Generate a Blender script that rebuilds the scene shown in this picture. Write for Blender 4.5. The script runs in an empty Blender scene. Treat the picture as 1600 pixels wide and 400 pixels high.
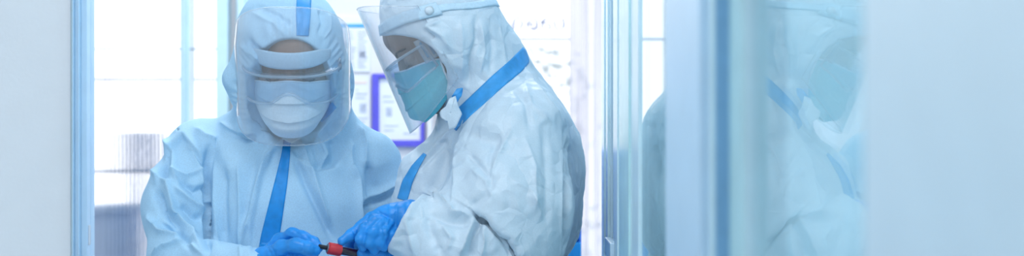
import bpy, bmesh, math, random
import numpy as np
from mathutils import Vector, Matrix, noise
from mathutils.bvhtree import BVHTree
random.seed(4)
C = bpy.context.scene.collection
SC = bpy.context.scene
FPX = 2100.0            # focal length in pixels of the 1600 px wide frame
CAMZ = 1.35
def P(px, py, Y):       # a place seen at (px,py) at distance Y
    return np.array([(px-800)/FPX*Y, Y, CAMZ-(py-200)/FPX*Y])
def R(px, Y): return px/FPX*Y

# ------------------------------------------------------------------ objects
def link(name, me, mat=None, parent=None):
    o = bpy.data.objects.new(name, me); C.objects.link(o)
    if mat: me.materials.append(mat)
    if parent:
        o.parent = parent
        if parent.type == 'EMPTY': o.matrix_parent_inverse = Matrix.Translation(-parent.location)
    return o
def tag(o, label, cat, group=None):
    o['label'] = label; o['category'] = cat
    if group: o['group'] = group
    return o
def thing(name, label, cat, loc=(0,0,0), group=None):
    o = bpy.data.objects.new(name, None); C.objects.link(o); o.location = loc
    o.empty_display_size = .05
    return tag(o, label, cat, group)
def struct(o): o['kind'] = 'structure'; return o
def np_mesh(name, V, Q, smooth=True):
    me = bpy.data.meshes.new(name)
    V = np.asarray(V, dtype=np.float32); Q = np.asarray(Q, dtype=np.int32)
    n = Q.shape[1]
    me.vertices.add(len(V)); me.vertices.foreach_set('co', V.ravel())
    me.loops.add(Q.size); me.loops.foreach_set('vertex_index', Q.ravel())
    me.polygons.add(len(Q)); me.polygons.foreach_set('loop_start', np.arange(0, Q.size, n, dtype=np.int32))
    me.polygons.foreach_set('use_smooth', np.full(len(Q), smooth))
    me.update(calc_edges=True); me.validate()
    return me
def bm_mesh(name, bm, smooth=False):
    bmesh.ops.recalc_face_normals(bm, faces=bm.faces)
    me = bpy.data.meshes.new(name); bm.to_mesh(me); bm.free()
    for p in me.polygons: p.use_smooth = smooth
    return me
def box(bm, x0, x1, y0, y1, z0, z1, bev=0):
    r = bmesh.ops.create_cube(bm, size=1)
    for v in r['verts']:
        v.co = Vector((x0+(v.co.x+.5)*(x1-x0), y0+(v.co.y+.5)*(y1-y0), z0+(v.co.z+.5)*(z1-z0)))
    if bev:
        es = list({e for v in r['verts'] for e in v.link_edges})
        bmesh.ops.bevel(bm, geom=es, offset=bev, segments=2, affect='EDGES', profile=.6)
def boxes(name, lst, mat, parent=None, bev=0):
    bm = bmesh.new()
    for b in lst: box(bm, *b, bev=bev)
    return link(name, bm_mesh(name, bm), mat, parent)
def tube_mesh(name, pts, rad, seg=12, closed=False, flat=1.0):
    """tube along points; rad a number or list"""
    pts = [Vector(p) for p in pts]; n = len(pts)
    rad = [rad]*n if not hasattr(rad, '__len__') else list(rad)
    V = []; Q = []
    up = Vector((0.13, .21, 1)).normalized()
    for i, p in enumerate(pts):
        a = pts[(i-1) % n] if (closed or i > 0) else p
        b = pts[(i+1) % n] if (closed or i < n-1) else p
        t = (b-a).normalized()
        s = t.cross(up)
        if s.length < 1e-4: s = t.cross(Vector((1,0,0)))
        s.normalize(); w = s.cross(t)
        for k in range(seg):
            an = 2*math.pi*k/seg
            V.append(p + s*math.cos(an)*rad[i] + w*math.sin(an)*rad[i]*flat)
    m = n if closed else n-1
    for i in range(m):
        j = (i+1) % n
        for k in range(seg):
            l = (k+1) % seg
            Q.append((i*seg+k, i*seg+l, j*seg+l, j*seg+k))
    bm = bmesh.new()
    vs = [bm.verts.new(v) for v in V]
    for q in Q: bm.faces.new([vs[i] for i in q])
    if not closed:
        bm.faces.new(vs[:seg][::-1]); bm.faces.new(vs[-seg:])
    return bm_mesh(name, bm, True)
def grid_mesh(name, pts, thick=0, smooth=True):
    """pts: (n,m,3) grid of points -> sheet with real thickness"""
    pts = np.asarray(pts); n, m, _ = pts.shape
    ids = np.arange(n*m).reshape(n, m)
    Q = np.stack([ids[:-1,:-1], ids[1:,:-1], ids[1:,1:], ids[:-1,1:]], -1).reshape(-1, 4)
    V = pts.reshape(-1, 3)
    if thick:
        du = np.gradient(pts, axis=0); dv = np.gradient(pts, axis=1)
        N = np.cross(du, dv); N /= (np.linalg.norm(N, axis=-1, keepdims=True)+1e-9)
        V2 = (pts - N*thick).reshape(-1, 3); o = n*m
        Q2 = Q[:, ::-1]+o
        rim = list(ids[0,:])+list(ids[1:,-1])+list(ids[-1,-2::-1])+list(ids[-2:0:-1,0])
        rq = [(rim[i], rim[(i+1) % len(rim)], rim[(i+1) % len(rim)]+o, rim[i]+o) for i in range(len(rim))]
        V = np.concatenate([V, V2]); Q = np.concatenate([Q, Q2, np.array(rq)])
    return np_mesh(name, V, Q, smooth)

# ------------------------------------------------------------------ materials
def mat(name, col, rough=.5, spec=.5, sss=0, noise_scale=0, var=.06, bump=0, bscale=200, bdist=.002, extra=None, metal=0, trans=0):
    m = bpy.data.materials.new(name); m.use_nodes = True
    nt = m.node_tree; b = nt.nodes['Principled BSDF']
    b.inputs['Base Color'].default_value = (*col, 1)
    b.inputs['Roughness'].default_value = rough
    b.inputs['Specular IOR Level'].default_value = spec
    b.inputs['Metallic'].default_value = metal
    if noise_scale:
        tc = nt.nodes.new('ShaderNodeTexCoord'); n = nt.nodes.new('ShaderNodeTexNoise')
        n.inputs['Scale'].default_value = noise_scale; n.inputs['Detail'].default_value = 5
        nt.links.new(tc.outputs['Object'], n.inputs['Vector'])
        r = nt.nodes.new('ShaderNodeValToRGB')
        r.color_ramp.elements[0].position = .3; r.color_ramp.elements[1].position = .7
        r.color_ramp.elements[0].color = (*[c*(1-var) for c in col], 1)
        r.color_ramp.elements[1].color = (*[min(1, c*(1+var)) for c in col], 1)
        nt.links.new(n.outputs['Fac'], r.inputs['Fac']); nt.links.new(r.outputs['Color'], b.inputs['Base Color'])
    if bump:
        tc = nt.nodes.new('ShaderNodeTexCoord'); n = nt.nodes.new('ShaderNodeTexNoise')
        n.inputs['Scale'].default_value = bscale; n.inputs['Detail'].default_value = 4
        nt.links.new(tc.outputs['Object'], n.inputs['Vector'])
        bp = nt.nodes.new('ShaderNodeBump'); bp.inputs['Strength'].default_value = bump; bp.inputs['Distance'].default_value = bdist
        nt.links.new(n.outputs['Fac'], bp.inputs['Height']); nt.links.new(bp.outputs['Normal'], b.inputs['Normal'])
    return m
def fabric(name, col, speck, rough, crink, crscale, fine=0, translucent=.2):
    """non-woven cloth: speckled fibre, crinkled by folded creases (voronoi edges + ridged noise)"""
    m = bpy.data.materials.new(name); m.use_nodes = True
    nt = m.node_tree; N = nt.nodes; L = nt.links; b = N['Principled BSDF']
    b.inputs['Roughness'].default_value = rough
    tc = N.new('ShaderNodeTexCoord')
    n = N.new('ShaderNodeTexNoise'); n.inputs['Scale'].default_value = 420; n.inputs['Detail'].default_value = 3
    L.new(tc.outputs['Object'], n.inputs['Vector'])
    r = N.new('ShaderNodeValToRGB'); r.color_ramp.elements[0].position = .32; r.color_ramp.elements[1].position = .68
    r.color_ramp.elements[0].color = (*[c*(1-speck) for c in col], 1); r.color_ramp.elements[1].color = (*[min(1, c*(1+speck)) for c in col], 1)
    L.new(n.outputs['Fac'], r.inputs['Fac']); L.new(r.outputs['Color'], b.inputs['Base Color'])
    # crinkle: distorted voronoi distance makes flat facets with sharp creases
    wn = N.new('ShaderNodeTexNoise'); wn.inputs['Scale'].default_value = crscale*.6; wn.inputs['Detail'].default_value = 3
    L.new(tc.outputs['Object'], wn.inputs['Vector'])
    mx = N.new('ShaderNodeVectorMath'); mx.operation = 'MULTIPLY_ADD'
    mx.inputs[1].default_value = (.13, .13, .13); L.new(wn.outputs['Color'], mx.inputs[0]); L.new(tc.outputs['Object'], mx.inputs[2])
    vo = N.new('ShaderNodeTexVoronoi'); vo.feature = 'DISTANCE_TO_EDGE'; vo.inputs['Scale'].default_value = crscale
    L.new(mx.outputs[0], vo.inputs['Vector'])
    rn = N.new('ShaderNodeTexNoise'); rn.noise_type = 'RIDGED_MULTIFRACTAL'; rn.inputs['Scale'].default_value = crscale*1.3; rn.inputs['Detail'].default_value = 3
    L.new(mx.outputs[0], rn.inputs['Vector'])
    b1 = N.new('ShaderNodeBump'); b1.inputs['Strength'].default_value = crink; b1.inputs['Distance'].default_value = .022
    L.new(vo.outputs['Distance'], b1.inputs['Height'])
    b2 = N.new('ShaderNodeBump'); b2.inputs['Strength'].default_value = crink*.6; b2.inputs['Distance'].default_value = .014
    L.new(rn.outputs[0], b2.inputs['Height']); L.new(b1.outputs['Normal'], b2.inputs['Normal'])
    last = b2
    if fine:
        b3 = N.new('ShaderNodeBump'); b3.inputs['Strength'].default_value = fine; b3.inputs['Distance'].default_value = .0006
        L.new(n.outputs['Fac'], b3.inputs['Height']); L.new(b2.outputs['Normal'], b3.inputs['Normal']); last = b3
    L.new(last.outputs['Normal'], b.inputs['Normal'])
    b.inputs['Specular IOR Level'].default_value = .4
    return m
def clear(name, tint, rough=.03, haze=0, hazecol=(1,1,1), ior=1.5, graze=0):
    """clear sheet: lets light through, mirrors by Fresnel, a little milky"""
    m = bpy.data.materials.new(name); m.use_nodes = True
    nt = m.node_tree; N = nt.nodes; L = nt.links
    N.remove(N['Principled BSDF']); out = N['Material Output']
    tr = N.new('ShaderNodeBsdfTransparent'); tr.inputs['Color'].default_value = (*tint, 1)
    gl = N.new('ShaderNodeBsdfGlossy'); gl.inputs['Roughness'].default_value = rough
    geo = N.new('ShaderNodeNewGeometry'); fr = N.new('ShaderNodeFresnel')
    mi = N.new('ShaderNodeMapRange'); mi.inputs['To Min'].default_value = ior; mi.inputs['To Max'].default_value = 1/ior
    L.new(geo.outputs['Backfacing'], mi.inputs['Value']); L.new(mi.outputs['Result'], fr.inputs['IOR'])
    base = tr
    if haze:
        df = N.new('ShaderNodeBsdfDiffuse'); df.inputs['Color'].default_value = (*hazecol, 1)
        tl = N.new('ShaderNodeBsdfTranslucent'); tl.inputs['Color'].default_value = (*hazecol, 1)
        m0 = N.new('ShaderNodeMixShader'); m0.inputs[0].default_value = .6
        L.new(df.outputs[0], m0.inputs[1]); L.new(tl.outputs[0], m0.inputs[2])
        m1 = N.new('ShaderNodeMixShader')
        if graze:
            lw = N.new('ShaderNodeLayerWeight'); lw.inputs['Blend'].default_value = .5
            mr = N.new('ShaderNodeMapRange'); mr.inputs['To Min'].default_value = haze; mr.inputs['To Max'].default_value = graze
            pw = N.new('ShaderNodeMath'); pw.operation = 'POWER'; pw.inputs[1].default_value = 2.5
            L.new(lw.outputs['Facing'], pw.inputs[0]); L.new(pw.outputs[0], mr.inputs['Value']); L.new(mr.outputs['Result'], m1.inputs[0])
        else: m1.inputs[0].default_value = haze
        L.new(tr.outputs[0], m1.inputs[1]); L.new(m0.outputs[0], m1.inputs[2]); base = m1
    m2 = N.new('ShaderNodeMixShader')
    L.new(fr.outputs[0], m2.inputs[0]); L.new(base.outputs[0], m2.inputs[1]); L.new(gl.outputs[0], m2.inputs[2])
    L.new(m2.outputs[0], out.inputs['Surface'])
    return m
def reeded(name, scale, transparent=.12, tint=(.97,.98,1)):
    m = bpy.data.materials.new(name); m.use_nodes = True
    nt = m.node_tree; N = nt.nodes; L = nt.links
    N.remove(N['Principled BSDF']); out = N['Material Output']
    tc = N.new('ShaderNodeTexCoord')
    wv = N.new('ShaderNodeTexWave'); wv.bands_direction = 'X'; wv.inputs['Scale'].default_value = scale
    wv.inputs['Distortion'].default_value = .6; wv.inputs['Detail'].default_value = 2; wv.inputs['Detail Scale'].default_value = .5
    L.new(tc.outputs['Object'], wv.inputs['Vector'])
    bp = N.new('ShaderNodeBump'); bp.inputs['Strength'].default_value = .7; bp.inputs['Distance'].default_value = .005
    L.new(wv.outputs['Fac'], bp.inputs['Height'])
    rf = N.new('ShaderNodeBsdfRefraction'); rf.inputs['IOR'].default_value = 1.12; rf.inputs['Roughness'].default_value = .05
    rf.inputs['Color'].default_value = (*tint, 1); L.new(bp.outputs['Normal'], rf.inputs['Normal'])
    tr = N.new('ShaderNodeBsdfTransparent'); tr.inputs['Color'].default_value = (*tint, 1)
    mx = N.new('ShaderNodeMixShader'); mx.inputs[0].default_value = transparent
    L.new(rf.outputs[0], mx.inputs[1]); L.new(tr.outputs[0], mx.inputs[2]); L.new(mx.outputs[0], out.inputs['Surface'])
    return m

M = {}
M['suit1'] = fabric('pale_nonwoven', (.44,.69,.90), .06, .75, .22, 9, fine=.25)
M['suit2'] = fabric('film_coated_nonwoven', (.63,.765,.875), .03, .40, .55, 13, fine=.1)
M['tape'] = mat('blue_seam_tape', (.05,.36,.80), .45, noise_scale=60, var=.12, bump=.3, bscale=90)
M['tape_deep'] = mat('blue_zip_flap', (.004,.28,.74), .5, noise_scale=60, var=.12, bump=.3, bscale=90)
M['glove'] = mat('blue_nitrile', (.02,.30,.82), .38, noise_scale=40, var=.15, bump=.5, bscale=120, bdist=.002)
M['skin'] = mat('skin', (.30,.215,.185), .55, noise_scale=60, var=.08, bump=.15, bscale=400)
M['hair'] = mat('dark_hair', (.03,.03,.04), .5, bump=.4, bscale=300)
M['eye'] = mat('eye_white', (.7,.72,.75), .2, noise_scale=80, var=.03)
M['mask_white'] = mat('white_mask_cloth', (.62,.79,.92), .8, noise_scale=350, var=.06, bump=.25, bscale=300)
M['mask_teal'] = mat('teal_mask_cloth', (.15,.61,.72), .8, noise_scale=350, var=.08, bump=.25, bscale=300)
M['loop'] = mat('white_elastic', (.75,.86,.95), .8, noise_scale=200)
M['foam'] = mat('pale_foam', (.46,.66,.84), .85, noise_scale=300, bump=.1)
M['strap'] = mat('pale_blue_strap', (.58,.78,.93), .6, noise_scale=200, bump=.1)
M['visor'] = clear('face_shield_film', (.985,.99,1), .04, haze=.06, hazecol=(1,1,1), graze=.50, ior=1.6)
M['goggle'] = clear('goggle_lens', (.90,.96,1), .03, haze=.035, hazecol=(.6,.82,1), ior=1.45)
M['goggle_frame'] = clear('goggle_soft_frame', (.84,.92,.98), .10, haze=.36, hazecol=(.86,.95,1), ior=1.45)
M['slot'] = mat('goggle_vent_slot', (.10,.22,.34), .6, noise_scale=100)
M['glass'] = clear('partition_glass', (.89,.965,.985), .015, haze=.04, hazecol=(.6,.85,.92), ior=1.55)
M['reed'] = reeded('reeded_glass', 26)
M['reed2'] = reeded('plain_old_glass', 8, .7)
M['wall'] = mat('pale_blue_painted_wall', (.92,.935,.96), .6, noise_scale=6, var=.03, bump=.25, bscale=120, bdist=.002)
M['wall_white'] = mat('white_painted_wall', (.76,.76,.80), .7, noise_scale=8, var=.02, bump=.1, bscale=150)
M['teal_wall'] = mat('teal_painted_wall', (.60,.78,.84), .7, noise_scale=5, var=.03)
M['frame'] = mat('blue_painted_frame', (.64,.86,.96), .25, noise_scale=20, var=.04)
M['frame_light'] = mat('pale_painted_frame', (.58,.79,.97), .3, noise_scale=20, var=.03)
M['frame_teal'] = mat('teal_painted_frame', (.53,.82,.87), .25, noise_scale=20, var=.05)
M['gasket'] = mat('dark_blue_gasket', (.08,.24,.47), .6, noise_scale=50)
M['gasket_soft'] = mat('blue_gasket', (.22,.45,.70), .5, noise_scale=50)
M['near_frame'] = mat('near_painted_frame', (.73,.89,.97), .35, noise_scale=20, var=.02)
M['reveal'] = mat('pale_blue_reveal', (.74,.91,.98), .3, noise_scale=20, var=.03)
M['floor'] = mat('pale_vinyl_floor', (.50,.66,.78), .35, noise_scale=12, var=.05)
M['ceil'] = mat('white_ceiling_tile', (.80,.87,.93), .8, noise_scale=30, var=.02)
M['paper'] = mat('white_paper', (.82,.85,.92), .8, noise_scale=40, var=.02)
M['violet'] = mat('violet_plastic_frame', (.11,.10,.66), .5, noise_scale=30)
M['header'] = mat('blue_print', (.05,.38,.82), .6, noise_scale=30)
M['print'] = mat('grey_print', (.48,.53,.66), .8, noise_scale=60, var=.2)
M['orange'] = mat('faded_orange_print', (.80,.66,.60), .8, noise_scale=60)
M['cab'] = mat('blue_enamel', (.01,.13,.58), .35, noise_scale=15, var=.08)
M['cab2'] = mat('bright_blue_enamel', (.01,.24,.62), .35, noise_scale=15, var=.08)
M['steel'] = mat('brushed_steel', (.6,.68,.75), .3, metal=.9, noise_scale=100)
M['red'] = mat('red_cap_plastic', (.62,.035,.05), .4, noise_scale=90, var=.12)
M['ring'] = mat('grey_rubber_stopper', (.16,.22,.28), .6, noise_scale=90)
M['black'] = mat('black_rubber', (.012,.012,.02), .5, noise_scale=90)
M['blood'] = mat('dark_blood', (.03,.006,.012), .15, noise_scale=60)
M['tubeglass'] = clear('tube_glass', (.93,.96,1), .02, ior=1.45)
M['concrete'] = mat('outdoor_render', (.45,.55,.68), .8, noise_scale=10, var=.1, bump=.2, bscale=60)
M['rail'] = mat('grey_rail_paint', (.22,.30,.42), .5, noise_scale=30)
M['bin'] = mat('weathered_blue_grey', (.06,.15,.32), .7, noise_scale=15, var=.2)
M['leaf'] = mat('sunlit_leaf', (.50,.58,.60), .5, noise_scale=20, var=.15)
M['letter'] = mat('faded_vinyl_letter', (.36,.38,.52), .6, noise_scale=30, var=.1)

# ------------------------------------------------------------------ implicit modelling
class Field:
    def __init__(s, lo, hi, h):
        s.h = h; s.lo = np.array(lo, float)
        s.n = np.ceil((np.array(hi)-s.lo)/h).astype(int)+1
        s.F = np.full(s.n, 1.0, np.float32)
        s.ax = [s.lo[i]+np.arange(s.n[i])*h for i in range(3)]
    def sl(s, lo, hi, pad):
        a = np.clip(np.floor((np.array(lo)-pad-s.lo)/s.h).astype(int), 0, s.n)
        b = np.clip(np.ceil((np.array(hi)+pad-s.lo)/s.h).astype(int)+1, 0, s.n)
        if (b <= a).any(): return None
        S = tuple(slice(a[i], b[i]) for i in range(3))
        X = s.ax[0][S[0]][:,None,None]; Y = s.ax[1][S[1]][None,:,None]; Z = s.ax[2][S[2]][None,None,:]
        return S, X, Y, Z
    def comb(s, S, d, k, op):
        A = s.F[S]; d = d.astype(np.float32)
        if op == '+':
            if k > 0:
                hh = np.clip(k-np.abs(A-d), 0, None)/k
                s.F[S] = np.minimum(A, d)-hh*hh*k*.25
            else: s.F[S] = np.minimum(A, d)
        else:
            d = -d
            if k > 0:
                hh = np.clip(k-np.abs(A-d), 0, None)/k
                s.F[S] = np.maximum(A, d)+hh*hh*k*.25
            else: s.F[S] = np.maximum(A, d)
    def cap(s, a, b, ra, rb, k=.02, op='+', sq=(1,1,1)):
        """tapered capsule a->b; sq squeezes axes"""
        sq = np.array(sq, float)
        a = np.array(a, float); b = np.array(b, float); r = max(ra, rb)
        q = s.sl(np.minimum(a, b)-r*sq, np.maximum(a, b)+r*sq, k+3*s.h)
        if q is None: return
        S, X, Y, Z = q
        d = (b-a)/sq; L2 = max(float(d@d), 1e-12)
        x = (X-a[0])/sq[0]; y = (Y-a[1])/sq[1]; z = (Z-a[2])/sq[2]
        t = np.clip((x*d[0]+y*d[1]+z*d[2])/L2, 0, 1)
        D = np.sqrt((x-t*d[0])**2+(y-t*d[1])**2+(z-t*d[2])**2)-(ra+(rb-ra)*t)
        s.comb(S, D*sq.min(), k, op)
    def chain(s, pts, rs, k=.015, kj=.02, op='+', sq=(1,1,1)):
        for i in range(len(pts)-1):
            s.cap(pts[i], pts[i+1], rs[i], rs[i+1], k if i == 0 else kj, op, sq)
    def ell(s, c, r, k=.02, op='+', rot=None):
        c = np.array(c, float); r = np.array(r, float); m = r.max()
        q = s.sl(c-m, c+m, k+3*s.h)
        if q is None: return
        S, X, Y, Z = q
        x = X-c[0]; y = Y-c[1]; z = Z-c[2]
        if rot is not None:
            Rm = np.array(rot)   # columns = local axes
            x, y, z = (x*Rm[0,0]+y*Rm[1,0]+z*Rm[2,0], x*Rm[0,1]+y*Rm[1,1]+z*Rm[2,1], x*Rm[0,2]+y*Rm[1,2]+z*Rm[2,2])
        k0 = np.sqrt((x/r[0])**2+(y/r[1])**2+(z/r[2])**2)
        k1 = np.sqrt((x/r[0]**2)**2+(y/r[1]**2)**2+(z/r[2]**2)**2)+1e-9
        s.comb(S, k0*(k0-1)/k1, k, op)
    def half(s, p, n, lo, hi, k=.002):
        """cut away the side of plane (p,n) that n points to, inside box lo..hi"""
        q = s.sl(lo, hi, 0)
        if q is None: return
        S, X, Y, Z = q
        n = np.array(n, float); n /= np.linalg.norm(n)
        d = -((X-p[0])*n[0]+(Y-p[1])*n[1]+(Z-p[2])*n[2])
        s.comb(S, d, k, '-')
    def mesh(s, smooth=2):
        F = s.F
        ins = F < 0
        c = np.zeros(tuple(s.n-1), np.int8)
        for i in (0,1):
            for j in (0,1):
                for k in (0,1):
                    c += ins[i:s.n[0]-1+i, j:s.n[1]-1+j, k:s.n[2]-1+k]
        act = np.argwhere((c > 0) & (c < 8))
        idx = np.full(c.shape, -1, np.int32); idx[tuple(act.T)] = np.arange(len(act))
        off = [(i,j,k) for i in (0,1) for j in (0,1) for k in (0,1)]
        val = {o: F[act[:,0]+o[0], act[:,1]+o[1], act[:,2]+o[2]] for o in off}
        sm = np.zeros((len(act), 3)); cnt = np.zeros(len(act))
        for o in off:
            for axx in range(3):
                if o[axx] == 0:
                    o2 = list(o); o2[axx] = 1; o2 = tuple(o2)
                    a = val[o]; b = val[o2]; mk = (a < 0) != (b < 0)
                    t = np.where(mk, a/(a-b+1e-20), 0)
                    p = np.zeros((len(act), 3)); p[:] = o; p[:,axx] = t
                    sm += p*mk[:,None]; cnt += mk
        V = s.lo+(act+sm/np.maximum(cnt, 1)[:,None])*s.h
        Q = []
        n = s.n
        for axx in range(3):
            u, w = (axx+1) % 3, (axx+2) % 3
            sl0 = [slice(1, n[i]-1) for i in range(3)]; sl0[axx] = slice(0, n[axx]-1)
            sl1 = list(sl0); sl1[axx] = slice(1, n[axx])
            A = ins[tuple(sl0)]; B = ins[tuple(sl1)]
            e = np.argwhere(A != B)
            base = e.copy(); base[:,u] += 1; base[:,w] += 1
            sign = A[tuple(e.T)]
            def cell(du, dw):
                q = base.copy(); q[:,u] += du; q[:,w] += dw
                return idx[tuple(q.T)]
            q = np.stack([cell(-1,-1), cell(0,-1), cell(0,0), cell(-1,0)], 1)
            q[~sign] = q[~sign][:, ::-1]
            Q.append(q)
        Q = np.concatenate(Q); Q = Q[(Q >= 0).all(1)]
        for _ in range(smooth): V = lap(V, Q, .5)
        return V, Q
def lap(V, Q, f):
    S = np.zeros_like(V); c = np.zeros(len(V))
    for a, b in ((0,1),(1,2),(2,3),(3,0)):
        for p, q in ((a,b),(b,a)):
            for ax in range(3): S[:,ax] += np.bincount(Q[:,p], V[Q[:,q],ax], len(V))
            c += np.bincount(Q[:,p], minlength=len(V))
    return V+(S/np.maximum(c,1)[:,None]-V)*f
def normals(V, Q):
    n = np.cross(V[Q[:,2]]-V[Q[:,0]], V[Q[:,3]]-V[Q[:,1]])
    N = np.zeros_like(V)
    for i in range(4):
        for ax in range(3): N[:,ax] += np.bincount(Q[:,i], n[:,ax], len(V))
    return N/(np.linalg.norm(N, axis=1, keepdims=True)+1e-12)
def folds(V, Q, strokes, gain=1.0):
    """press real folds into cloth: each (kind, mm, width, points) follows a crease of the garment's front"""
    Y = V[:,1]; px = 800+V[:,0]/Y*FPX; py = 200-(V[:,2]-CAMZ)/Y*FPX
    N = normals(V, Q)
    vd = V-np.array([0,0,CAMZ]); vd /= np.linalg.norm(vd, axis=1, keepdims=True)
    face = np.clip(-(N*vd).sum(1)*2.2+.15, 0, 1)
    disp = np.zeros(len(V))
    for kind, amp, w, pts in strokes:
        pts = np.array(pts, float)
        mk = (px > pts[:,0].min()-3*w) & (px < pts[:,0].max()+3*w) & (py > pts[:,1].min()-3*w) & (py < pts[:,1].max()+3*w) & (face > 0)
        ii = np.nonzero(mk)[0]
        if not len(ii): continue
        X = px[ii]; Z = py[ii]
        best = np.full(len(ii), 1e9); sg = np.zeros(len(ii)); tt = np.zeros(len(ii))
        seg = pts[1:]-pts[:-1]; ln = np.linalg.norm(seg, axis=1); tot = ln.sum(); acc = 0
        for i in range(len(seg)):
            d = seg[i]/max(ln[i],1e-6)
            rx = X-pts[i,0]; rz = Z-pts[i,1]
            t = np.clip(rx*d[0]+rz*d[1], 0, ln[i])
            ex = rx-t*d[0]; ez = rz-t*d[1]; D = np.hypot(ex, ez)
            b = D < best
            best = np.where(b, D, best); sg = np.where(b, np.sign(d[0]*rz-d[1]*rx), sg); tt = np.where(b, (acc+t)/tot, tt); acc += ln[i]
        tap = np.clip(np.minimum(tt, 1-tt)*5+.25, 0, 1)
        u = best/w
        if kind == 'r': f = np.exp(-u*1.8)*(u < 3)
        elif kind == 'v': f = -np.exp(-(u*1.3)**2)
        elif kind == 's':   # step: one side lies over the other (right of the stroke's direction, seen on the picture, is up)
            q = .5+.5*np.tanh(sg*best/2.2); f = q*np.exp(-u*.9)-(1-q)*.35*np.exp(-u*2.0)
        elif kind == 'g': f = np.exp(-(u*1.1)**2)
        disp[ii] += gain*amp*.001*f*tap*face[ii]
    return lap(V+N*disp[:,None], Q, .25)
def crumple(V, Q, amp, scale, seed=0, zmin=-9):
    N = normals(V, Q)
    o = Vector((seed*3.1, seed*1.7, seed*.9))
    d = np.zeros(len(V))
    for i, v in enumerate(V):
        if v[2] < zmin: continue
        q = Vector(v)*scale+o
        w = noise.noise_vector(q*.7)*.6
        d[i] = (1-abs(noise.noise(q+w))*2.2)*.6+noise.noise(q*2.3+w)*.35
    return V+N*(d*amp)[:,None]
def bvh_of(V, Q): return BVHTree.FromPolygons([tuple(v) for v in V], [tuple(int(i) for i in q) for q in Q])
def resample(pts, n):
    pts = np.array(pts, float)
    t = np.concatenate([[0], np.cumsum(np.linalg.norm(np.diff(pts[:,:2], axis=0), axis=1))]); t /= t[-1]
    u = np.linspace(0, 1, n)
    return np.stack([np.interp(u, t, pts[:,i]) for i in range(pts.shape[1])], 1)
def tape(name, bvh, pts, material, parent, off=.0015, thick=.0012, n=60, m=9):
    """tape stuck on the cloth along a path of (px,py,width)"""
    p = resample(pts, n); G = np.zeros((n, m, 3)); ok = np.zeros((n, m), bool)
    d = np.gradient(p[:,:2], axis=0); d /= np.linalg.norm(d, axis=1, keepdims=True)+1e-9
    cam = Vector((0,0,CAMZ))
    for i in range(n):
        for j in range(m):
            s = (j/(m-1)-.5)*p[i,2]
            x = p[i,0]-d[i,1]*s; y = p[i,1]+d[i,0]*s
            r = Vector(((x-800)/FPX, 1, -(y-200)/FPX)).normalized()
            h, nn, _, dist = bvh.ray_cast(cam, r)
            if h is not None and abs(nn.dot(r)) > .10: G[i,j] = h-r*off; ok[i,j] = True
    for i in range(n):
        good = np.nonzero(ok[i])[0]
        if len(good) == 0: continue
        for j in range(m):
            if not ok[i,j]: G[i,j] = G[i,good[np.argmin(abs(good-j))]]
    rows = ok.mean(1) > .3; G = G[rows]
    for _ in range(2): G[1:-1] = .5*G[1:-1]+.25*(G[2:]+G[:-2])
    return link(name, grid_mesh(name, G[:, ::-1], thick), material, parent)

# ------------------------------------------------------------------ heads and what is worn on them (head-local metres: -y face, z up, x to the viewer's right)
class HeadFrame:
    def __init__(s, c, yaw, pitch):
        s.c = np.array(c)
        s.M = np.array((Matrix.Rotation(math.radians(yaw), 3, 'Z') @ Matrix.Rotation(math.radians(pitch), 3, 'X')))
    def __call__(s, x, y, z): return s.c+s.M @ np.array([x, y, z])
    def arr(s, G): return s.c+np.asarray(G) @ s.M.T
def skin_head(f, H):
    rot = H.M
    f.ell(H(0,.007,.02), (.074,.087,.098), .02, rot=rot)
    f.ell(H(0,-.03,-.045), (.058,.062,.07), .03, rot=rot)
    f.cap(H(0,-.078,-.088), H(0,-.06,-.085), .020, .03, .02)           # chin
    f.cap(H(-.03,-.083,.024), H(.03,-.083,.024), .009, .009, .012)     # brow
    f.cap(H(0,-.094,.008), H(0,-.106,-.033), .007, .011, .012)         # nose
    for sx in (-1, 1):
        f.cap(H(sx*.008,-.105,-.036), H(sx*.015,-.100,-.036), .007, .006, .008)
        f.ell(H(sx*.032,-.088,.003), (.014,.010,.010), .008, '-', rot=rot)   # sockets
        f.ell(H(sx*.032,-.078,.002), (.0135,.0125,.0115), .003, rot=rot)     # lids over lowered eyes
        f.ell(H(sx*.040,-.056,-.03), (.018,.02,.02), .02, rot=rot)           # cheeks
        f.ell(H(sx*.076,.012,-.008), (.007,.016,.03), .006, rot=rot)         # ears
    f.cap(H(-.018,-.094,-.063), H(.018,-.094,-.063), .005, .005, .006)
    f.cap(H(-.015,-.092,-.073), H(.015,-.092,-.073), .006, .006, .006)
def brows_lashes(H, root, dy=0):
    for sx in (-1, 1):
        pts = [H(sx*(.016+.034*t), -.094+dy+.020*t*t, .020+.006*math.sin(t*2.4)) for t in np.linspace(0,1,9)]
        link('eyebrow', tube_mesh('eyebrow', pts, [.0014+.0018*math.sin(.4+2.4*t) for t in np.linspace(0,1,9)], 8, flat=.6), M['hair'], root)
        pts = [H(sx*(.021+.023*t), -.0925+.008*abs(2*t-1)**2, -.005-.003*math.sin(t*3.1)) for t in np.linspace(0,1,9)]
        link('eyelashes', tube_mesh('eyelashes', pts, .0013, 6), M['hair'], root)
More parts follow.
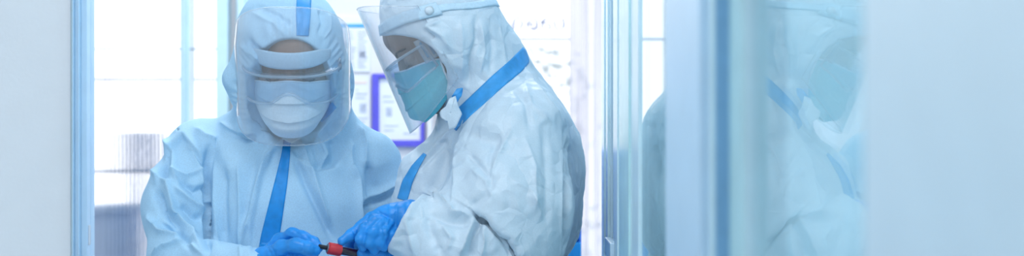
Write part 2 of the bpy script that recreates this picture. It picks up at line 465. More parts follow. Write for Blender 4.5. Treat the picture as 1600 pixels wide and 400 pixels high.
def mask(H, root, material, pleat=.0055, sag=0):
    nu, nv = 61, 81
    G = np.zeros((nv, nu, 3))
    for i in range(nv):
        v = i/(nv-1)
        for j in range(nu):
            u = 2*j/(nu-1)-1
            a = u*math.radians(78)
            wd = .078*(1-.10*v-.28*max(0,v-.55)**1.3*2)
            x = wd*math.sin(a)
            fr = .088+.030*math.sin(min(1,v*1.15)*math.pi*.62)**.8
            y = -.012-fr*math.cos(a)
            y += .055*max(0,v-.72)**1.5*math.cos(a)*2.2         # tuck under the chin
            nose = math.exp(-(u/.22)**2)*max(0,1-v*2.2)
            y -= .014*nose
            z = -.010+.008*nose-.100*v - .006*math.cos(a)*math.sin(v*math.pi)
            # side edges pull together towards the ears
            z += (abs(u)**3)*(.045*(v-.30))
            # pleats
            w = 1-abs(u)**4
            ph = (v*3.4+.25*u*u) % 1.0
            if .12 < v < .9: y -= pleat*w*ph**1.3*math.sin((v-.12)/.78*math.pi)**.5
            y -= .0012*noise.noise(Vector((u*3+sag, v*5, sag)))
            G[i,j] = (x, y, z)
    o = link('face_mask', grid_mesh('face_mask', H.arr(G), .0022), material, root)
    # seams along the rim and ear loops
    rim = [H.arr(G[0,j]) for j in range(nu)]
    link('edge_binding', tube_mesh('edge_binding', rim, .0016, 8), M['loop'], o)
    for e in (0, nu-1):
        link('edge_binding', tube_mesh('edge_binding', [H.arr(G[i,e]) for i in range(nv)], .0018, 8), M['loop'], o)
        sx = -1 if e == 0 else 1
        p = [H.arr(G[2,e]), H(sx*.080,0,.0), H(sx*.084,.022,.002), H(sx*.082,.026,-.02), H(sx*.080,.006,-.04), H.arr(G[nv-3,e])]
        link('ear_loop', tube_mesh('ear_loop', [Vector(q) for q in resample3(p, 24)], .0016, 8), M['loop'], o)
    return o
def resample3(pts, n):
    pts = np.array(pts, float)
    # Catmull-Rom
    out = []
    m = len(pts)-1
    for u in np.linspace(0, m-1e-6, n):
        i = int(u); t = u-i
        p0 = pts[max(i-1,0)]; p1 = pts[i]; p2 = pts[i+1]; p3 = pts[min(i+2,m)]
        out.append(.5*((2*p1)+(-p0+p2)*t+(2*p0-5*p1+4*p2-p3)*t*t+(-p0+3*p1-3*p2+p3)*t**3))
    return out
def goggles(H, root):
    g = link('safety_goggles', None, None, root) if False else None
    n = 41; A = math.radians(84)
    def pt(a, z, grow=0):
        # flattened front, wraps to the temples
        s = math.sin(a); c = math.cos(a)
        x = (.088+grow)*np.sign(s)*abs(s)**.72
        y = -.022-(.104+grow)*abs(c)**.62 + .010*(z/.04)**2
        return np.array([x, y, z])
    zt = lambda a: .012-.004*math.cos(a)**2
    def zb(a):
        return -.044+.022*math.exp(-(math.sin(a)/.16)**2)*1.0+.012*abs(math.sin(a))**6
    G = np.zeros((13, n, 3))
    for i in range(13):
        for j in range(n):
            a = -A+2*A*j/(n-1); t = i/12
            G[i,j] = pt(a, zt(a)*(1-t)+zb(a)*t, -.0015*(2*t-1)**2)
    lens = link('safety_goggles', grid_mesh('safety_goggles', H.arr(G), .0016), M['goggle'], root)
    top = [H.arr(pt(a, zt(a)+.001, .001)) for a in np.linspace(-A, A, 61)]
    bot = [H.arr(pt(a, zb(a)-.001, .001)) for a in np.linspace(-A, A, 61)]
    ring = top+bot[::-1]
    link('rim', tube_mesh('rim', ring, .0026, 10, closed=True), M['goggle_frame'], lens)
    inner = [H.arr(pt(a, zt(a)+.003, -.012)) for a in np.linspace(-A, A, 61)]
    link('brow_ledge', grid_mesh('brow_ledge', np.array([top, [(np.array(p)+np.array(q))/2 for p,q in zip(top,inner)], inner]), .0018), M['goggle'], lens)
    # side panels with vent slots and lug
    for sx in (-1, 1):
        S = np.zeros((9, 15, 3))
        for i in range(9):
            for j in range(15):
                t = j/14; zz = (.026-.046*(i/8))*(1-.18*t)
                S[i,j] = (sx*(.0865-.006*t*t+.003*math.sin(t*3.1)), -.058+.050*t, zz)
        link('side_panel', grid_mesh('side_panel', H.arr(S), .002*sx), M['goggle_frame'], lens)
        bm = bmesh.new()
        for q in range(3):
            y0 = -.050+.0125*q
            box(bm, sx*.0885-.0012, sx*.0885+.0012, y0, y0+.0045, -.012, .019, .0008)
        me = bm_mesh('vent_slot', bm)
        me.transform(Matrix.Translation(Vector(H.c)) @ Matrix(H.M.tolist()).to_4x4())
        link('vent_slot', me, M['slot'], lens)
        bm = bmesh.new(); box(bm, sx*.085-.004, sx*.085+.005, -.014, .004, -.020, .018, .002)
        me = bm_mesh('strap_lug', bm); me.transform(Matrix.Translation(Vector(H.c)) @ Matrix(H.M.tolist()).to_4x4())
        link('strap_lug', me, M['goggle_frame'], lens)
    return lens
def visor_point(t, a):
    """t 0 top .. 1 bottom, a sweep angle"""
    s = math.sin(a); c = math.cos(a)
    zt = .134-.060*(1-c)**1.2
    zb = -.113+.045*(1-c)**1.6
    z = zt*(1-t)+zb*t
    w = .106-.010*max(0,(z-.05)/.08)
    fr = .116+.030*t
    return np.array([w*np.sign(s)*abs(s)**.9, -.012-.052*t*abs(s)**4*0-(fr-.012)*max(c,0)**.8+.0-.040*t*abs(s)**3*.0, z])
def face_shield(H, root, bvh, strap_back=True):
    n, m = 61, 41; A = math.radians(88)
    G = np.zeros((n, m, 3))
    for j in range(m):
        a = -A+2*A*j/(m-1)
        for i in range(n): G[i,j] = visor_point(i/(n-1), a)
    # rounded lower corners
    film = link('face_shield', grid_mesh('face_shield', H.arr(G), .0006), M['visor'], root)
    edge = [H.arr(G[i,0]) for i in range(n)]+[H.arr(G[-1,j]) for j in range(1,m)]+[H.arr(G[i,-1]) for i in range(n-2,-1,-1)]+[H.arr(G[0,j]) for j in range(m-2,0,-1)]
    link('film_edge', tube_mesh('film_edge', edge, .0009, 6, closed=True), M['visor_edge'], film)
    return film
M['visor_edge'] = clear('face_shield_cut_edge', (.95,.97,1), .1, haze=.22, hazecol=(.95,.98,1))
def foam_band(H, film, A=math.radians(62), z0=.017, z1=.048, drop=0):
    S = np.zeros((9, 41, 3))
    for i in range(9):
        for j in range(41):
            a = -A+2*A*j/40; t = i/8
            s, c = math.sin(a), math.cos(a); x = .082*s
            S[i,j] = (x, -.001-(.103+.002*math.sin(t*3.14))*math.sqrt(max(1-(x/.088)**2,0)), (z0+z1)/2+(z1-z0)*(.5-t)*(1-.55*abs(a/A)**4)+.010*(1-c))
    return link('foam_band', grid_mesh('foam_band', H.arr(S), .004), M['foam'], film)
def strap(H, film, bvh, pts_local, width, name='strap', off=.0025):
    """elastic strap lying on the hood: path of head-local points pressed on the cloth from outside"""
    p = np.array(resample3(pts_local, 50)); G = np.zeros((50, 5, 3))
    for i in range(50):
        for j in range(5):
            q = p[i]+np.array([0,0,(j/4-.5)*width])
            w = Vector(H.arr(q)); c = Vector(H.arr(np.array([0, p[i,1]*.35, p[i,2]*.8])))
            d = (c-w).normalized()
            h, nn, _, _ = bvh.ray_cast(w-d*.08, d)
            G[i,j] = h-d*off if h is not None else w
    for _ in range(3): G[1:-1] = .5*G[1:-1]+.25*(G[2:]+G[:-2])
    return link(name, grid_mesh(name, G, .0016), M['strap'], film)

# ------------------------------------------------------------------ the room
struct(boxes('floor', [(-2.2,2.0,-1.0,4.3,-.05,0)], M['floor']))
struct(boxes('ceiling', [(-2.2,2.0,-1.0,4.3,2.7,2.75)], M['ceil']))
YB = 4.2                                    # back wall
def X(px, Y): return (px-800)/FPX*Y
def Z(py, Y): return CAMZ-(py-200)/FPX*Y
w1l, w1r = -1.62, X(346,YB); w2l, w2r = X(742,YB), X(891,YB); w3r = X(960,YB)
struct(boxes('wall_back', [(-2.2,w1l,YB,YB+.12,0,2.7), (w1l,w1r,YB,YB+.12,2.25,2.7), (w1r,w2l,YB,YB+.12,0,2.7),
    (w2l,w3r,YB,YB+.12,2.25,2.7), (w1l,w1r,YB,YB+.12,0,.12), (w2l,w3r,YB,YB+.12,0,.12)], M['wall_white']))
struct(boxes('wall_right', [(w3r,2.0,YB,YB+.12,0,2.7), (1.6,1.7,-.6,YB,0,2.7)], M['teal_wall']))
# window_1: old reeded glass, tall, with a mullion
o = struct(boxes('window_1', [(w1l,w1r,YB+.05,YB+.058,.12,2.25)], M['reed']))
boxes('mullion', [(X(280,YB),X(294,YB),YB+.01,YB+.10,.12,2.25), (X(284,YB),X(290,YB),YB-.01,YB+.01,.12,2.25)], M['frame'], o, .004)
boxes('glazing_bar', [(w1l,X(280,YB),YB+.03,YB+.045,Z(76.5,YB),Z(74.5,YB)), (X(294,YB),w1r,YB+.03,YB+.045,Z(76.5,YB),Z(74.5,YB))], M['rail'], o)
# its casing
o = struct(boxes('trim_1', [(X(343,YB),X(361,YB),YB-.05,YB+.03,0,2.35), (X(361,4.1),X(366,4.1),YB-.03,YB,0,2.35),
    (X(366,4.1),X(378,4.1),YB-.06,YB,0,2.35), (X(378,4.1),X(392,4.1),YB-.045,YB,0,2.35)], M['frame'], None, .004))
# window_2 clear, window_3 a narrow ribbed sidelight
o = struct(boxes('window_2', [(w2l,w2r,YB+.05,YB+.058,.12,2.25)], M['reed2']))
boxes('glazing_bar', [(w2l,w2r,YB+.03,YB+.05,Z(61.5,YB),Z(58.5,YB))], M['letter'], o)
m = bpy.data.materials.new('ribbed_frosted_glass'); m.use_nodes = True
nt = m.node_tree; nt.nodes.remove(nt.nodes['Principled BSDF'])
tc = nt.nodes.new('ShaderNodeTexCoord'); mp = nt.nodes.new('ShaderNodeMapping'); mp.inputs['Scale'].default_value = (130, 1, 1.2)
nz = nt.nodes.new('ShaderNodeTexNoise'); nz.inputs['Scale'].default_value = 1.0; nz.inputs['Detail'].default_value = 4
rp = nt.nodes.new('ShaderNodeValToRGB'); rp.color_ramp.elements[0].position = .3; rp.color_ramp.elements[1].position = .65
rp.color_ramp.elements[0].color = (.80,.80,.84,1); rp.color_ramp.elements[1].color = (.97,.97,.99,1)
tl = nt.nodes.new('ShaderNodeBsdfTranslucent'); tr = nt.nodes.new('ShaderNodeBsdfTransparent'); mx = nt.nodes.new('ShaderNodeMixShader')
mx.inputs[0].default_value = .55
for a, b in ((tc.outputs['Object'], mp.inputs['Vector']), (mp.outputs['Vector'], nz.inputs['Vector']), (nz.outputs['Fac'], rp.inputs['Fac']),
             (rp.outputs['Color'], tl.inputs['Color']), (rp.outputs['Color'], tr.inputs['Color']), (tl.outputs[0], mx.inputs[1]), (tr.outputs[0], mx.inputs[2]),
             (mx.outputs[0], nt.nodes['Material Output'].inputs['Surface'])): nt.links.new(a, b)
M['ribbed'] = m
bm = bmesh.new(); x = w2r; kk = 0
box(bm, w2r, w3r, YB+.04, YB+.05, .12, 2.25)
while x < w3r-.004:
    box(bm, x, x+.0045, YB+.034, YB+.041, .12, 2.25, .001); x += .0075
struct(link('window_3', bm_mesh('window_3', bm), M['ribbed']))
# left: partition wall and the door casing, stepped profile
YL = 2.75
o = struct(boxes('wall_left', [(-2.2,X(110,YL),YL,YL+.10,0,2.7)], M['wall']))
o = struct(boxes('trim_2', [(X(109,YL),X(121,YL),YL+.004,YL+.05,0,2.7)], M['reveal'], None, .002))
o = struct(boxes('trim_3', [(X(120,YL),X(122,YL),YL-.030,YL+.04,0,2.7), (X(122,YL),X(127,YL),YL-.020,YL+.04,0,2.7), (X(127,YL),X(129.5,YL),YL-.024,YL+.04,0,2.7),
    (X(129.5,YL),X(138.7,YL),YL-.012,YL+.04,0,2.7), (X(138,YL),X(139.2,YL),YL+.012,YL+.022,0,2.7)], M['frame_light'], None, .0015))
boxes('strike_plate', [(X(138.2,YL),X(139.4,YL),YL-.004,YL+.010,Z(383,YL),Z(352,YL))], M['steel'], o, .0004)
struct(boxes('wall_side', [(-2.3,-2.2,-1.0,YB+.12,0,2.7)], M['wall']))
# right: sliding glazed partition running towards the camera
def yX(px, xx): return xx*FPX/(px-800)
x1 = .184
def along(px0, px1, xx): return (yX(px1,xx), yX(px0,xx))
o = struct(boxes('trim_4', [(x1,x1+.05,*along(940,954,x1),0,2.7), (x1-.004,x1+.05,*along(944,947,x1),0,2.7), (x1-.004,x1+.05,*along(950,952.5,x1),0,2.7)], M['frame'], None, .001))
boxes('gasket', [(x1+.006,x1+.04,*along(954,958,x1),0,2.7)], M['gasket'], o)
boxes('hinge', [(x1-.010,x1+.004,*along(953,962,x1),Z(400,2.5),Z(372,2.5))], M['frame_light'], o, .003)
o = struct(boxes('trim_5', [(x1,x1+.04,*along(958,1000,x1),0,2.7), (x1-.004,x1+.04,*along(963,968,x1),0,2.7)], M['frame'], None, .001))
boxes('seal_strip', [(x1-.003,x1+.03,*along(970,985,x1),0,2.7)], M['frame_teal'], o, .001)
boxes('seal_strip', [(x1-.002,x1+.03,*along(994,999.5,x1),0,2.7)], M['frame'], o, .001)
struct(boxes('window_4', [(x1+.001,x1+.007,*along(999,1046,x1+.001),0,2.7)], M['glass']))
x2 = .21
o = struct(boxes('trim_6', [(x1-.006,x1+.045,*along(1040,1092,x1-.006),0,2.7)], M['frame_light'], None, .003))
o = struct(boxes('trim_7', [(x1+.004,x1+.05,*along(1090,1118,x1+.004),0,2.7), (x1,x1+.05,*along(1095,1101,x1),0,2.7), (x1,x1+.05,*along(1108,1112,x1),0,2.7)], M['frame'], None, .001))
boxes('gasket', [(x1+.0035,x1+.04,*along(1103,1106,x1+.0035),0,2.7), (x1+.0035,x1+.04,*along(1113,1118,x1+.0035),0,2.7)], M['gasket_soft'], o)
o = struct(boxes('trim_8', [(x2-.008,x2+.03,*along(1118,1162,x2-.008),0,2.7)], M['frame'], None, .002))
boxes('seal_strip', [(x2-.010,x2+.02,*along(1136,1146,x2-.01),0,2.7), (x2-.010,x2+.02,*along(1152,1158,x2-.01),0,2.7)], M['frame_teal'], o, .001)
struct(boxes('window_5', [(x2,x2+.006,*along(1158,1352,x2),0,2.7)], M['glass']))
o = struct(boxes('trim_9', [(x2-.004,x2+.06,.22,yX(1346,x2-.004),0,2.7)], M['near_frame'], None, .004))

# things on the back wall
ty = YB+.001
def sheet(name, label, cat, px0, px1, py0, py1, group=None):
    Y = YB-.006
    o = boxes(name, [(X(px0,Y),X(px1,Y),Y-.002,ty,Z(py1,Y),Z(py0,Y))], M['paper'])
    tag(o, label, cat, group); return o
def printed(o, rects, material, name='printed_block', Y=YB-.0085):
    boxes(name, [(X(a,Y),X(c,Y),Y-.0008,Y+.0012,Z(d,Y),Z(b,Y)) for a,b,c,d in rects], material, o)
p = sheet('wall_poster', 'white printed poster with a blue header stripe on the back wall between the two workers', 'poster', 505, 578, 26, 112)
printed(p, [(507,37.5,576,43)], M['header'], 'header_stripe')
rr = random.Random(3); L = []
for k in range(12):
    y = 49+k*5.0; L.append((530,y,548+rr.random()*8,y+2)); L.append((559,y,569+rr.random()*6,y+2))
printed(p, L+[(538,66,545,76),(562,80,572,90)], M['print'], 'printed_text')
p = sheet('notice_sheet', 'white sheet with a faded orange line, left of the violet frame', 'notice', 505, 579, 118, 232)
printed(p, [(507,127,573,131)], M['orange'], 'orange_line')
printed(p, [(556,140,560,141.5),(556,146,573,148),(556,152,570,154),(562,162,572,176),(556,184,574,186),(556,190,570,192)], M['print'], 'printed_text')
f = thing('framed_notice', 'violet framed notice hung on the back wall behind the hanging face shield', 'notice', (X(622,YB),YB-.02,Z(229,YB)))
Yf = YB-.02
boxes('frame', [(X(581,Yf),X(592,Yf),Yf,ty,Z(229,Yf),Z(115,Yf)), (X(657,Yf),X(663,Yf),Yf,ty,Z(229,Yf),Z(115,Yf)), (X(592,Yf),X(657,Yf),Yf,ty,Z(229,Yf),Z(219,Yf)), (X(592,Yf),X(657,Yf),Yf,ty,Z(122,Yf),Z(115,Yf))], M['violet'], f, .001)
sh = boxes('sheet', [(X(592,Yf),X(657,Yf),Yf+.010,ty,Z(219,Yf),Z(122,Yf))], M['paper'], f)
for a,b,c,d in [(598,150,612,152),(598,158,616,160),(603,168,612,182),(630,208,650,210),(600,196,622,198),(600,203,615,205)]: boxes('printed_text', [(X(a,Yf),X(c,Yf),Yf+.009,Yf+.0105,Z(d,Yf),Z(b,Yf))], M['print'], sh)
struct(boxes('trim_10', [(X(668,YB),X(676,YB),YB-.03,YB,0,2.7),(X(684,YB),X(690,YB),YB-.02,YB,0,2.7)], M['wall_white'], None, .003))
# faded lettering on the far window, seen from behind
strokes = [[(793,33),(796,38),(795,47)], [(802,47),(803,33),(809,27),(815,33),(816,38),(812,46)], [(838,46),(828,46),(824,39),(829,31),(838,30),(838,46),(832,42),(829,38),(834,35)],
           [(846,32),(848,45)], [(860,31),(852,29),(850,36),(858,38),(860,44),(854,46)], [(868,22.5),(869,23.5)], [(866,32),(869,45),(877,46),(881,40),(880,28)]]
Yt = YB+.048
t = thing('window_lettering', 'faded grey lettering on the bright far right window', 'lettering', (X(838,Yt),Yt,Z(47,Yt)))
for s_ in strokes:
    pts = [Vector((X(a,Yt), Yt-.001, Z(b,Yt))) for a,b in s_]
    link('letter', tube_mesh('letter', resample3(pts, 16), .0050, 8, flat=.5), M['letter'], t)

# outdoors
struct(boxes('ground', [(-6,6,YB+.12,12,-.06,0)], M['concrete']))
r = thing('outdoor_railing', 'blurred grey railing with two rails outside the left window', 'railing', (-1.5,5.2,0))
for zy in (124, 268): boxes('rail', [(-2.6,-.55,5.18,5.21,Z(zy+2.0,5.2),Z(zy-1.4,5.2))], M['rail'], r, .003)
for xx in (-2.5,-1.75,-.62): boxes('post', [(xx,xx+.03,5.21,5.24,0,Z(60,5.2))], M['rail'], r, .003)
o = boxes('outdoor_bin', [(X(196,5.1),X(246,5.1),5.0,5.18,Z(262,5.1),Z(207,5.1)), (X(192,5.1),X(250,5.1),4.98,5.2,Z(266,5.1),Z(261,5.1)), (X(205,5.1),X(238,5.1),5.02,5.16,0,Z(265,5.1))], M['bin'], None, .01)
tag(o, 'blurred blue grey box on a stand outside the reeded left window', 'box')
o = boxes('outdoor_parapet', [(-2.6,X(250,5.6),5.6,5.75,0,Z(330,5.6)), (-2.6,X(250,5.6),5.57,5.78,Z(334,5.6),Z(322,5.6))], M['concrete'], None, .01)
tag(o, 'low blue grey wall outside, at the foot of the left window', 'wall')
def shrub(label, cx, cy, h, w, seed):
    rr = random.Random(seed); bm = bmesh.new()
    for k in range(420):
        z = h*(.25+.75*rr.random()); rad = w*math.sqrt(rr.random())*(1.1-abs(z/h-.6))
        a = rr.random()*6.28; c = Vector((cx+rad*math.cos(a), cy+rad*math.sin(a), z))
        d = Vector((rr.gauss(0,1), rr.gauss(0,1), rr.gauss(0,.6))).normalized(); s = d.orthogonal().normalized(); l = .05+.04*rr.random()
        vs = [bm.verts.new(c), bm.verts.new(c+d*l*.5+s*l*.28), bm.verts.new(c+d*l), bm.verts.new(c+d*l*.5-s*l*.28)]; bm.faces.new(vs)
    root = thing('outdoor_shrub', label, 'shrub', (cx,cy,0))
    link('foliage', bm_mesh('foliage', bm), M['leaf'], root)
    link('stem', tube_mesh('stem', [(cx,cy,0),(cx+.02,cy,h*.3),(cx-.01,cy+.01,h*.6),(cx+.03,cy,h*.85)], [.02,.018,.012,.006]), M['rail'], root)
shrub('pale overexposed shrub outside the far right window', .12, 6.0, 1.72, .30, 7)

# blue cabinet behind the right worker
c = thing('storage_cabinet', 'tall dark blue cabinet standing close behind the right worker', 'cabinet', (.03,3.1,0))
cx1 = X(909,2.98); czt = Z(236,2.98); cs = Z(377,2.98)
boxes('body', [(-.12,cx1,2.99,3.35,.04,czt)], M['cab'], c, .006)
d_ = boxes('door', [(-.115,cx1-.002,2.975,2.99,cs+.004,czt-.004)], M['cab'], c, .003)
boxes('handle', [(-.08,-.07,2.955,2.975,cs+.06,cs+.16)], M['steel'], d_, .002)
d_ = boxes('drawer', [(-.115,cx1-.002,2.970,2.99,.06,cs-.002)], M['cab2'], c, .003)
boxes('handle', [(-.03,.07,2.95,2.97,cs-.10,cs-.085)], M['steel'], d_, .002)
for xx in (-.10, cx1-.03):
    for yy in (3.0, 3.31): boxes('foot', [(xx,xx+.02,yy,yy+.02,0,.045)], M['steel'], c)

# ------------------------------------------------------------------ person helpers
def legs(f, hipx, hipy, k=.03, r=1.0, sep=.10, z1=1.0):
    for sx in (-1,1):
        f.chain([(hipx+sx*sep,hipy,z1),(hipx+sx*(sep+.01),hipy-.01,.50),(hipx+sx*(sep+.01),hipy+.02,.10)], [.105*r,.078*r,.058*r], k, .03)
def feet(f, hipx, hipy, dirv, r=1.0, sep=.11, side=(1,0)):
    for sx in (-1,1):
        b = np.array([hipx+side[0]*sx*sep, hipy+side[1]*sx*sep+.0, .045])
        f.cap(b-np.array([*dirv,0])*.06, b+np.array([*dirv,0])*.15, .045*r, .038*r, .02)
def merge(parts):
    V = []; Q = []; o = 0
    for v, q in parts: V.append(v); Q.append(q+o); o += len(v)
    return np.concatenate(V), np.concatenate(Q)
def glove(name, root, prims, lo, hi, h=.0014, seed=0, label=None, strokes=()):
    f = Field(lo, hi, h)
    for pr in prims: f.chain(*pr)
    V, Q = f.mesh(1)
    V = crumple(V, Q, .0009, 70, seed)
    if strokes: V = folds(V, Q, strokes)
    o = link(name, np_mesh(name, V, Q), M['glove'], root)
    if label: o['label'] = label
    return o
def pc(pts, rad, k=.006, kj=.012):
    """finger chain from (px,py,Y) joints and pixel radii"""
    return ([P(*p) for p in pts], [R(r, p[2]) for r, p in zip(rad, pts)], k, kj)

# ================================================================== left worker, facing us, head bent
H1 = HeadFrame(P(460,101,2.52), 4, 17)
r1 = thing('person', 'person in white coverall with blue zip flap, facing forward, head bent over the tube', 'person', (X(450,2.6),2.6,0))
hx, hy = X(445,2.62), 2.62
# body
f = Field((hx-.34,2.16,-.01), (hx+.34,2.86,1.66), .0055)
skin_head(f, H1)
f.cap(H1(0,.03,-.06), P(455,215,2.62), .052, .058, .03)
f.cap(P(350,250,2.63), P(560,255,2.63), .042, .040, .04)
f.ell((hx,hy,1.18), (.165,.10,.20), .05); f.ell((hx,hy,.95), (.16,.105,.16), .05)
f.chain([P(330,255,2.61),P(290,330,2.55),P(285,412,2.47),P(400,424,2.345)], [.040,.036,.032,.022], .02)
f.chain([P(575,265,2.63),P(588,340,2.65),P(588,450,2.61),P(545,448,2.34)], [.036,.034,.030,.020], .02)
for q, q2 in ((P(405,412,2.34), P(436,394,2.318)), (P(545,446,2.33), P(520,441,2.31))): f.cap(q, q2, .012, .008, .01)
legs(f, hx, hy, r=.8); feet(f, hx, hy, (0,-1), .8)
V, Q = f.mesh(1)
link('body', np_mesh('body', V, Q), M['skin'], r1)
brows_lashes(H1, r1)

# coverall, fine upper part
f = Field((hx-.36,2.20,1.03), (hx+.33,2.92,1.70), .0024)
Yt = 2.60
# hood
f.cap(P(452,58,2.530), P(456,120,2.535), R(82,2.54), R(91,2.54), .02, sq=(1,1.08,1))
f.cap(P(458,140,2.54), P(462,178,2.57), R(90,2.54), R(76,2.56), .03, sq=(1,1.0,1))
f.cap(P(388,84,2.50), P(364,124,2.49), R(9,2.5), R(7,2.5), .03)
f.cap(P(364,124,2.49), P(384,150,2.51), R(7,2.5), R(10,2.5), .03)
# shoulders, chest
f.cap(P(455,190,2.60), P(455,240,2.62), R(72,2.6), R(90,2.6), .05)
f.cap(P(400,208,2.60), P(322,232,2.60), R(36,2.6), R(42,2.6), .05)
f.cap(P(520,212,2.60), P(578,240,2.60), R(36,2.6), R(36,2.6), .05)
f.ell(P(450,330,2.60), (R(140,2.6), .150, R(140,2.6)), .05)
f.ell(P(450,450,2.60), (R(148,2.6), .165, R(120,2.6)), .05)
# arms
f.chain([P(312,232,2.585),P(283,320,2.535),P(282,398,2.47)], [R(46,2.58),R(50,2.53),R(48,2.47)], .012, .05)
f.chain([P(282,412,2.46),P(405,424,2.33)], [R(45,2.47),R(33,2.33)], .02, .03)
f.chain([P(586,252,2.62),P(592,340,2.65),P(590,450,2.62)], [R(40,2.6),R(40,2.6),R(40,2.6)], .012, .05)
f.chain([P(590,455,2.61),P(560,452,2.36)], [R(36,2.6),R(28,2.33)], .012, .03)
# deep crease between sleeve and chest
f.chain([P(322,288,2.475),P(325,325,2.47),P(324,396,2.455)], [R(1.2,2.47),R(3.4,2.47),R(2.4,2.47)], .008, .008, '-', (1,8,1))
# face opening and cavity
rot1 = H1.M
f.ell(H1(0.002,-.125,-.035), (.088,.118,.114), .004, '-', rot=rot1)
V, Q = f.mesh(2)
V = crumple(V, Q, .0035, 11, 1)
S1 = [  # creases as they lie on the cloth
 ('v',11,6,[(324,232),(321,255),(323,285),(325,330),(325,400)]),
 ('r',9,9,[(316,300),(312,270),(300,238),(290,222)]),
 ('s',11,12,[(318,262),(300,232),(288,214),(262,248),(246,292)]),
 ('r',12,9,[(238,268),(262,287),(272,330),(296,362),(322,396)]),
 ('v',11,9,[(244,296),(258,330),(286,358)]),
 ('r',11,8,[(272,292),(300,318),(322,330)]), ('v',9,8,[(280,322),(300,338),(318,342)]),
 ('v',8,7,[(282,284),(304,300),(322,292)]), ('r',8,7,[(262,268),(290,276),(318,268)]),
 ('r',11,8,[(231,335),(252,362),(288,374)]), ('v',11,7,[(250,352),(282,364),(300,390)]),
 ('r',10,7,[(238,398),(256,385),(288,378),(318,398)]),
 ('r',9,9,[(262,212),(273,240),(270,270),(280,290)]), ('v',8,9,[(252,228),(258,262),(256,285)]),
 ('r',7,9,[(305,202),(320,214),(345,222)]), ('g',6,18,[(310,225),(350,232),(368,280)]),
 ('r',7,6,[(376,250),(376,300),(376,400)]), ('v',7,12,[(398,240),(390,300),(384,350)]), ('v',6,8,[(352,260),(348,310),(352,380)]), ('r',5,8,[(338,250),(336,310),(340,390)]),
 ('r',9,7,[(444,214),(420,244),(398,300),(380,380)]), ('s',6,10,[(435,225),(412,270),(396,340),(392,400)]),
 ('r',8,7,[(470,214),(480,250),(498,300),(520,360)]), ('v',9,9,[(462,240),(478,285),(505,340),(525,380)]),
 ('r',8,8,[(545,250),(558,280),(562,330),(562,400)]), ('v',9,8,[(575,250),(580,290),(576,360)]),
 ('r',9,7,[(628,282),(600,298),(568,312)]), ('v',9,7,[(626,292),(600,308),(566,324)]),
 ('r',8,8,[(560,196),(572,226),(570,262)]), ('r',7,9,[(500,212),(510,240),(500,270)]), ('v',8,12,[(522,212),(524,250),(490,268)]),
 ('s',7,8,[(455,235),(490,268),(520,262),(545,230)]), ('r',5,6,[(548,220),(546,260),(552,275)]),
 ('r',8,7,[(345,192),(372,208),(404,206)]), ('v',8,7,[(362,206),(385,216),(402,214)]),
 ('v',10,7,[(392,160),(402,192),(412,214)]), ('s',6,9,[(388,168),(400,196),(430,215)]),
 ('v',9,8,[(545,165),(535,190),(505,214),(470,218)]),
 ('r',6,6,[(374,70),(398,88),(408,120)]), ('v',6,6,[(386,64),(410,82),(420,92)]),
 ('r',4,6,[(395,20),(430,38),(445,55)]), ('v',4,5,[(405,12),(435,25),(455,40)]), ('v',4,5,[(500,15),(505,35),(498,55)]), ('r',4,5,[(515,20),(515,45),(505,62)]),
]
V = folds(V, Q, S1, 1.5)
# gathered elastic round the face opening
loc = (V-H1.c) @ H1.M
e = np.sqrt((loc[:,0]/.088)**2+((loc[:,2]+.035)/.117)**2); th = np.arctan2(loc[:,0], loc[:,2]+.035)
N = normals(V, Q)
g = np.exp(-((e-1.10)/.14)**2)*(loc[:,1] < -.02)
V = V+N*(g*.0016*np.sin(th*46+3*np.sin(th*7)))[:,None]
upper1 = (V, Q)
# plain lower part
fl = Field((hx-.30,2.36,.0), (hx+.30,2.90,1.14), .012)
fl.ell((hx,hy,1.02), (.17,.14,.20), .05); fl.ell((hx,hy,.88), (.18,.14,.16), .06)
legs(fl, hx, hy, r=1.08, k=.05); feet(fl, hx, hy, (0,-1), 1.12)
low1 = fl.mesh(2)
V, Q = merge([upper1, low1])
suit = link('coverall', np_mesh('coverall', V, Q), M['suit1'], r1)
b1 = bvh_of(*upper1)
tape('seam_tape', b1, [(477,-30,22),(475,0,23),(474,25,23),(473,56,19)], M['tape'], suit)
tape('zip_flap', b1, [(449,219,11),(446,245,14),(439,285,20),(430,330,25),(422,370,29),(416,412,32)], M['tape_deep'], suit)
tape('zip_cover', b1, [(437,206,14),(455,212,22),(470,208,14)], M['strap'], suit, .003)
# hood elastic
rim = [H1(.004+.078*math.sin(t), -.128+.115*(1-.0*abs(math.cos(t))), -.035+.115*math.cos(t)) for t in np.linspace(0, 2*math.pi, 80, endpoint=False)]
mask(H1, r1, M['mask_white'])
goggles(H1, r1)
fs = face_shield(H1, r1, b1)
foam_band(H1, fs)
tape('adhesive_tab', b1, [(498,186,12),(522,164,12)], M['tape'], suit, .004)

